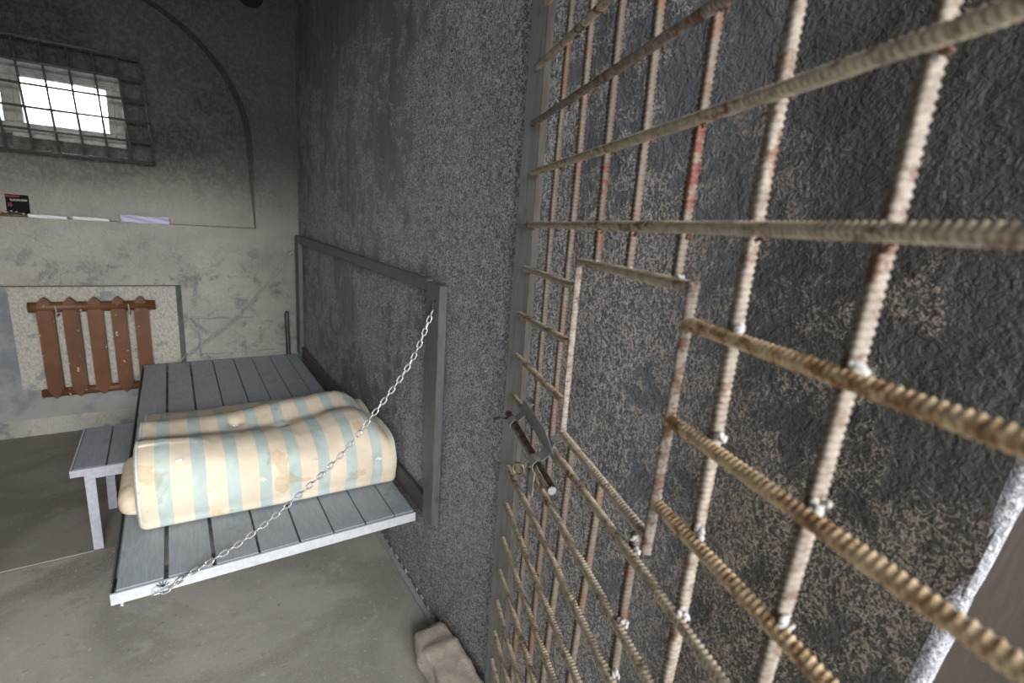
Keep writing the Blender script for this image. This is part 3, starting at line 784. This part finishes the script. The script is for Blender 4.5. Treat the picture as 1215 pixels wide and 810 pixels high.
# ------------------------------------------------------------ barred gate
G = Vector((.3428144, .9393992, 0)); NN = Vector((.9393992, -.3428144, 0)); P1 = Vector((.684, .97127, 0))
def gp(t, z, off=0): return P1 + G * t + NN * off + Vector((0, 0, z))
OFFV = .0135
def T(t): return -1.147 + (t + 1.147) * (1 + OFFV / .3096)
def Zv(z): return 1.5 + (z - 1.5) * (1 + OFFV / .3096)
def wob(seed, amp=.0022):
    r = random.Random(seed); a = [r.uniform(-1, 1) for _ in range(6)]
    return lambda s: (amp * (a[0] * math.sin(5 * s + 6 * a[1]) + .5 * a[2] * math.sin(11 * s + 6 * a[3])), amp * (a[4] * math.sin(4 * s + 6 * a[5])))
gate = thing('barred_gate', 'swung-back gate of welded ribbed steel bars with a food hatch opening', 'gate')
def rebar(name, p0, p1, mat, parent=gate, r=.0056, rib=.0017, pitch=.0066, step=.0012, seed=0, sides=18, roll=0.35, amp=.0022):
    p0 = np.array(p0); p1 = np.array(p1); L = np.linalg.norm(p1 - p0); d = (p1 - p0) / L
    n = int(L / step) + 1; s = np.linspace(0, L, n)
    up = np.array((NN.x, NN.y, 0.)); a = up - d * up.dot(d); a /= np.linalg.norm(a); b = np.cross(d, a)
    w = wob(seed, amp); wv = np.array([w(x) for x in s])
    th = 2 * np.pi * np.arange(sides) / sides
    S, TH = np.meshgrid(s, th, indexing='ij')
    tw = TH + roll
    side = np.where(np.sin(tw) > 0, 0.0, .5)
    hgt = np.abs(np.sin(tw)) ** .7
    ph = S / pitch + side + np.cos(tw) * .42 * np.where(np.sin(tw) > 0, 1, -1)
    ridge = np.clip(np.cos(2 * np.pi * ph), 0, 1) ** 1.0
    rng = np.random.RandomState(seed + 5)
    lump = np.interp(s, np.linspace(0, L, max(4, int(L / .03))), rng.uniform(-.0004, .0005, max(4, int(L / .03))))[:, None]
    R = r + lump + rib * ridge * hgt + .0017 * np.clip((np.abs(np.cos(tw)) - .88) / .1, 0, 1)
    c = p0[None, :] + s[:, None] * d + wv[:, :1] * a + wv[:, 1:] * b
    V = c[:, None, :] + R[..., None] * (np.cos(TH)[..., None] * a + np.sin(TH)[..., None] * b)
    V = V.reshape(-1, 3)
    i = np.arange(n - 1)[:, None] * sides; k = np.arange(sides)[None, :]; k2 = (k + 1) % sides
    F = np.stack([i + k, i + k2, i + sides + k2, i + sides + k], -1).reshape(-1, 4)
    me = bpy.data.meshes.new(name); nf = len(F)
    me.vertices.add(len(V)); me.vertices.foreach_set('co', V.ravel())
    me.loops.add(nf * 4 + 2 * sides)
    li = np.concatenate([F.ravel(), np.arange(sides)[::-1], (n - 1) * sides + np.arange(sides)])
    me.loops.foreach_set('vertex_index', li)
    me.polygons.add(nf + 2)
    me.polygons.foreach_set('loop_start', np.concatenate([np.arange(nf) * 4, [nf * 4, nf * 4 + sides]]))
    me.polygons.foreach_set('loop_total', np.concatenate([np.full(nf, 4), [sides, sides]]))
    me.update(); me.validate()
    return link(name, me, mat, parent, True)
# horizontals: (t0, z0, t1, z1, material)
SAG = .036
TE = -1.19
H = []
for i, (t0, z0, z1, m) in enumerate([(.055, 1.933, 1.965, 'bar'), (.035, 1.812, 1.846, 'bar'), (.02, 1.697, 1.728, 'bar_pale'), (.0, 1.588, 1.628, 'bar'), (0, 1.477, 1.512, 'bar'),
                   (-.02, 1.064, 1.098, 'bar'), (-.012, .957, .985, 'bar'), (-.02, .866, .905, 'bar'), (-.035, .767, .80, 'bar'), (-.037, .668, .70, 'bar'), (-.037, .566, .60, 'bar'),
                   (-.034, .464, .50, 'bar'), (-.045, .374, .41, 'bar'), (-.046, .279, .31, 'bar'), (-.05, .18, .21, 'bar')]):
    if i == 6: t0 = -.20
    rebar('horizontal_bar', gp(t0, z0 + (z1 - z0) * (-t0)), gp(TE, z0 + (z1 - z0) * 1.19), m, seed=i + 1, roll=.15 if z0 > 1.4 else 1.0)
    H.append((t0, z0, z1))
for i, (z0, zl) in enumerate([(1.377, 1.386), (1.269, 1.290), (1.164, 1.180)]):
    rebar('short_horizontal_bar', gp(-.012, z0), gp(-.350, zl), 'bar', seed=30 + i)
    zr = (1.400, 1.2905, 1.1855)[i]
    rebar('short_horizontal_bar', gp(-.680, zr), gp(TE, zr + .019), 'bar_rusty', seed=40 + i, r=.0062)
# hatch surround
rebar('hatch_bar', gp(-.352, 1.437), gp(-.371, 1.121), 'bar_pale', seed=50, r=.0048, amp=.0005)
rebar('hatch_bar', gp(-.6845, 1.447), gp(-.6835, 1.118), 'bar_pale', seed=51, r=.0052, amp=.0005)
rebar('hatch_bar', gp(-.356, 1.431), gp(-.683, 1.4405), 'bar', seed=52, amp=.0005)
rebar('hatch_bar', gp(-.372, 1.127), gp(-.680, 1.137), 'bar', seed=53, amp=.0005)
# verticals: t at z=1.49 and t at z=1.85; cut at the hatch
def vert(t, ttop, zb, zt_, m, seed, sl=0, nm='vertical_bar'):
    f = lambda z: T(t + (ttop - t) * (z - 1.49) / .36 * (1 if z > 1.49 else .55))
    rebar(nm, gp(f(zb), Zv(zb), OFFV), gp(f(zt_), Zv(zt_), OFFV), m, seed=seed, roll=-math.atan2(t + 1.147, .31) + .15, r=.0058 if seed < 66 else .0062)
vert(-.1945, -.168, .13, 2.0, 'bar_back', 60); vert(-.307, -.282, .13, 2.0, 'bar_back', 61)
vert(-.420, -.398, 1.437, 2.0, 'bar_back', 62, nm='short_vertical_bar'); vert(-.531, -.514, 1.440, 2.0, 'bar_back', 63, nm='short_vertical_bar')
vert(-.650, -.640, 1.445, 2.0, 'bar_red', 64, nm='short_vertical_bar')
vert(-.420, -.420, .13, 1.135, 'bar_back', 65, nm='short_vertical_bar'); vert(-.535, -.535, .13, 1.135, 'bar_back', 62, nm='short_vertical_bar'); vert(-.655, -.655, .13, 1.125, 'bar_back', 63, nm='short_vertical_bar')
vert(-.760, -.759, .13, 2.0, 'bar_pale', 66); vert(-.879, -.880, .13, 2.0, 'bar_pale', 67)
for o in list(gate.children):
    if o.name == 'short_vertical_bar': o.data.materials.clear(); o.data.materials.append(M['bar_red2'])
# hinge stile and top rail of the gate, out of the frame towards the doorway
a = gp(TE, 0); 
hexa('hinge_stile', [tuple(gp(TE + dt, z, off)) for z in (.02, 2.0) for dt, off in ((0, -.012), (0, .03), (-.045, .03), (-.045, -.012))], 'stile', gate, .002)
# rubbing stile against the wall: flat bar parallel to the wall, slightly out of plumb
def sy(z, a, b): return a + (b - a) * z / 1.95
hexa('lock_stile', [(.690, .9115, .13), (.694, .9115, .13), (.694, .986, .13), (.690, .986, .13),
                    (.690, .982, 2.0), (.694, .982, 2.0), (.694, 1.040, 2.0), (.690, 1.040, 2.0)], 'stile', gate, .001)
hexa('stile_return', [(.690, .9085, .13), (.710, .9085, .13), (.710, .9120, .13), (.690, .9120, .13),
                    (.690, .979, 2.0), (.710, .979, 2.0), (.710, .9825, 2.0), (.690, .9825, 2.0)], 'stile_edge', gate, .0008)
# weld beads
rngw = random.Random(3)
def bead(mat):
    bm = bmesh.new()
    for k in range(7):
        m = Matrix.Translation((rngw.uniform(-.006, .006), rngw.uniform(-.003, .003), rngw.uniform(-.003, .003))) @ Matrix.Diagonal((rngw.uniform(.002, .0055), rngw.uniform(.002, .0035), rngw.uniform(.0015, .0035), 1))
        bmesh.ops.create_icosphere(bm, subdivisions=2, radius=1, matrix=m)
    me = bpy.data.meshes.new('weld_bead'); bm.to_mesh(me); bm.free(); me.materials.append(M[mat])
    me.polygons.foreach_set('use_smooth', [True] * len(me.polygons)); return me
pale = [bead('weld_pale') for _ in range(3)]; rust = [bead('weld_rust') for _ in range(3)]
def put(t, z, kind, dz=0, sc=1, off=.007):
    o = bpy.data.objects.new('weld_bead', rngw.choice(pale if kind else rust)); C.objects.link(o); o.parent = gate
    o.location = gp(t, z + dz, off); o.rotation_euler = (rngw.uniform(0, 1), rngw.uniform(0, 1), rngw.uniform(0, 6)); o.scale = (sc, sc, sc)
for (t0, z0, z1) in H:
    for t in (-.194, -.307, -.42, -.531, -.65, -.76, -.879):
        if t > t0 - .05 or z0 < .4: continue
        z = z0 + (z1 - z0) * -t
        if t < -.6 and z0 < 1.2: put(t, z, 1, .0085, 1.05)
        else: put(t, z, 0, -.0075, .8)
for zr in (1.402, 1.293, 1.188):
    for t in (-.76, -.879): put(t, zr + .004, 1, .0085, 1.2)
    put(-.684, zr, 1, .004, .9, 0)
for (t, z, k) in ((-.352, 1.433, 1), (-.684, 1.443, 1), (-.371, 1.125, 1), (-.42, 1.436, 1), (-.531, 1.44, 1), (-.65, 1.446, 1), (-.678, 1.138, 0), (-.65, 1.113, 1)):
    put(t, z, k, 0, .85, .003)
for (t0, z0, z1) in H: put(t0 - .012, z0, 0, -.008, .9, .009)
for z0 in (1.377, 1.269, 1.164): put(-.02, z0, 0, -.008, .9, .009); put(-.335, z0 + .012, 0, -.006, .8)
# sliding bolt with its brackets (parts of the gate)
OB = -.030
tube('bolt_rod', [gp(-.095, 1.047, OB), gp(-.10, 1.047, OB), gp(-.425, 1.0485, OB), gp(-.428, 1.0485, OB)], .0088, 'bolt', gate, 20)
tube('bolt_tip', [gp(-.4275, 1.0485, OB), gp(-.430, 1.0485, OB)], [.0086, .007], 'weld_pale', gate, 20)
tube('bolt_handle', [gp(-.118, 1.047, OB - .006), gp(-.112, 1.044, OB - .03), gp(-.108, 1.040, OB - .036)], .003, 'black', gate, 8)
def strap(t, w):
    bm = bmesh.new(); K = 14; rows = []
    cz = 1.0475
    pr = [(.012, cz + .052), (-.004, cz + .046), (-.010, cz + .026), (-.020, cz + .016)] + \
         [(OB + .0125 * math.cos(a), cz + .0125 * math.sin(a)) for a in [math.radians(70 + 22 * k) for k in range(11)]] + [(-.012, cz - .022), (-.004, cz - .045), (.004, cz - .058)]
    for tt in (t, t - w):
        for th in (0, .0018):
            rows.append([bm.verts.new(gp(tt, z, o + th)) for (o, z) in pr])
    A, B, Cc, D = rows
    for k in range(len(pr) - 1):
        bm.faces.new((A[k], A[k + 1], Cc[k + 1], Cc[k])); bm.faces.new((B[k], D[k], D[k + 1], B[k + 1]))
        bm.faces.new((A[k], B[k], B[k + 1], A[k + 1])); bm.faces.new((Cc[k], Cc[k + 1], D[k + 1], D[k]))
    bm.faces.new((A[0], Cc[0], D[0], B[0])); bm.faces.new((A[-1], B[-1], D[-1], Cc[-1]))
    frombm('bolt_strap', bm, 'bracket', gate, False)
strap(-.135, .028); strap(-.315, .030)
hexa('bolt_plate', [tuple(gp(t, z, o)) for (z, o) in ((1.068, -.008), (1.098, -.006)) for t, oo in ((-.10, 0), (-.40, 0)) for o in (o,)][:0] or
     [tuple(gp(-.11, 1.066, -.009)), tuple(gp(-.385, 1.068, -.009)), tuple(gp(-.385, 1.068, -.006)), tuple(gp(-.11, 1.066, -.006)),
      tuple(gp(-.14, 1.100, -.009)), tuple(gp(-.30, 1.100, -.009)), tuple(gp(-.30, 1.100, -.006)), tuple(gp(-.14, 1.100, -.006))], 'bracket', gate, .001)
hexa('staple_plate', [tuple(gp(-.235, .93, -.009)), tuple(gp(-.262, .93, -.009)), tuple(gp(-.262, .93, -.006)), tuple(gp(-.235, .93, -.006)),
      tuple(gp(-.235, 1.03, -.009)), tuple(gp(-.262, 1.03, -.009)), tuple(gp(-.262, 1.03, -.006)), tuple(gp(-.235, 1.03, -.006))], 'bracket', gate, .001)
tube('staple_plate', [gp(-.30, .975, -.002), gp(-.285, 1.04, -.012)], .004, 'weld_rust', gate, 8)
ring = [gp(-.185, .955, -.02) + G * (.013 * math.cos(a)) * .6 + Vector((0, 0, .014 * math.sin(a))) + NN * (-.013 * math.cos(a)) * .8 for a in [2 * math.pi * k / 24 for k in range(24)]]
tube('padlock_ring', ring, .0023, 'brass', gate, 8, True)

for root, loc in ((gate, tuple(gp(TE, 0))), (bunk, (.25, 2.6, 0)), (wf, (.70, 2.55, 0.4)), (bench, (-.31, 2.6, 0)), (mat_, (.27, 2.2, ZB)), (rad, (-.4, 3.79, .2)),
                  (gr, (-.5, 3.69, 1.6)), (bk, (-.68, 3.78, ZL)), (tr, (-.705, 3.757, ZL))):
    base_at(root, loc)

# pieces that belong to a part go one level deeper
def nest(root, host, kids):
    h = next(o for o in root.children if o.name.split('.')[0] == host)
    for o in list(root.children):
        if o != h and o.name.split('.')[0] in kids:
            o.parent = h; o.location = o.location - h.location
nest(mat_, 'ticking_cover', ('piping', 'tuft'))
nest(gate, 'bolt_rod', ('bolt_tip', 'bolt_handle'))
nest(bk, 'cover', ('lettering', 'emblem'))
nest(bunk, 'front_rail', ('front_rail_flange', 'peg', 'eye_bolt', 'wire_end'))
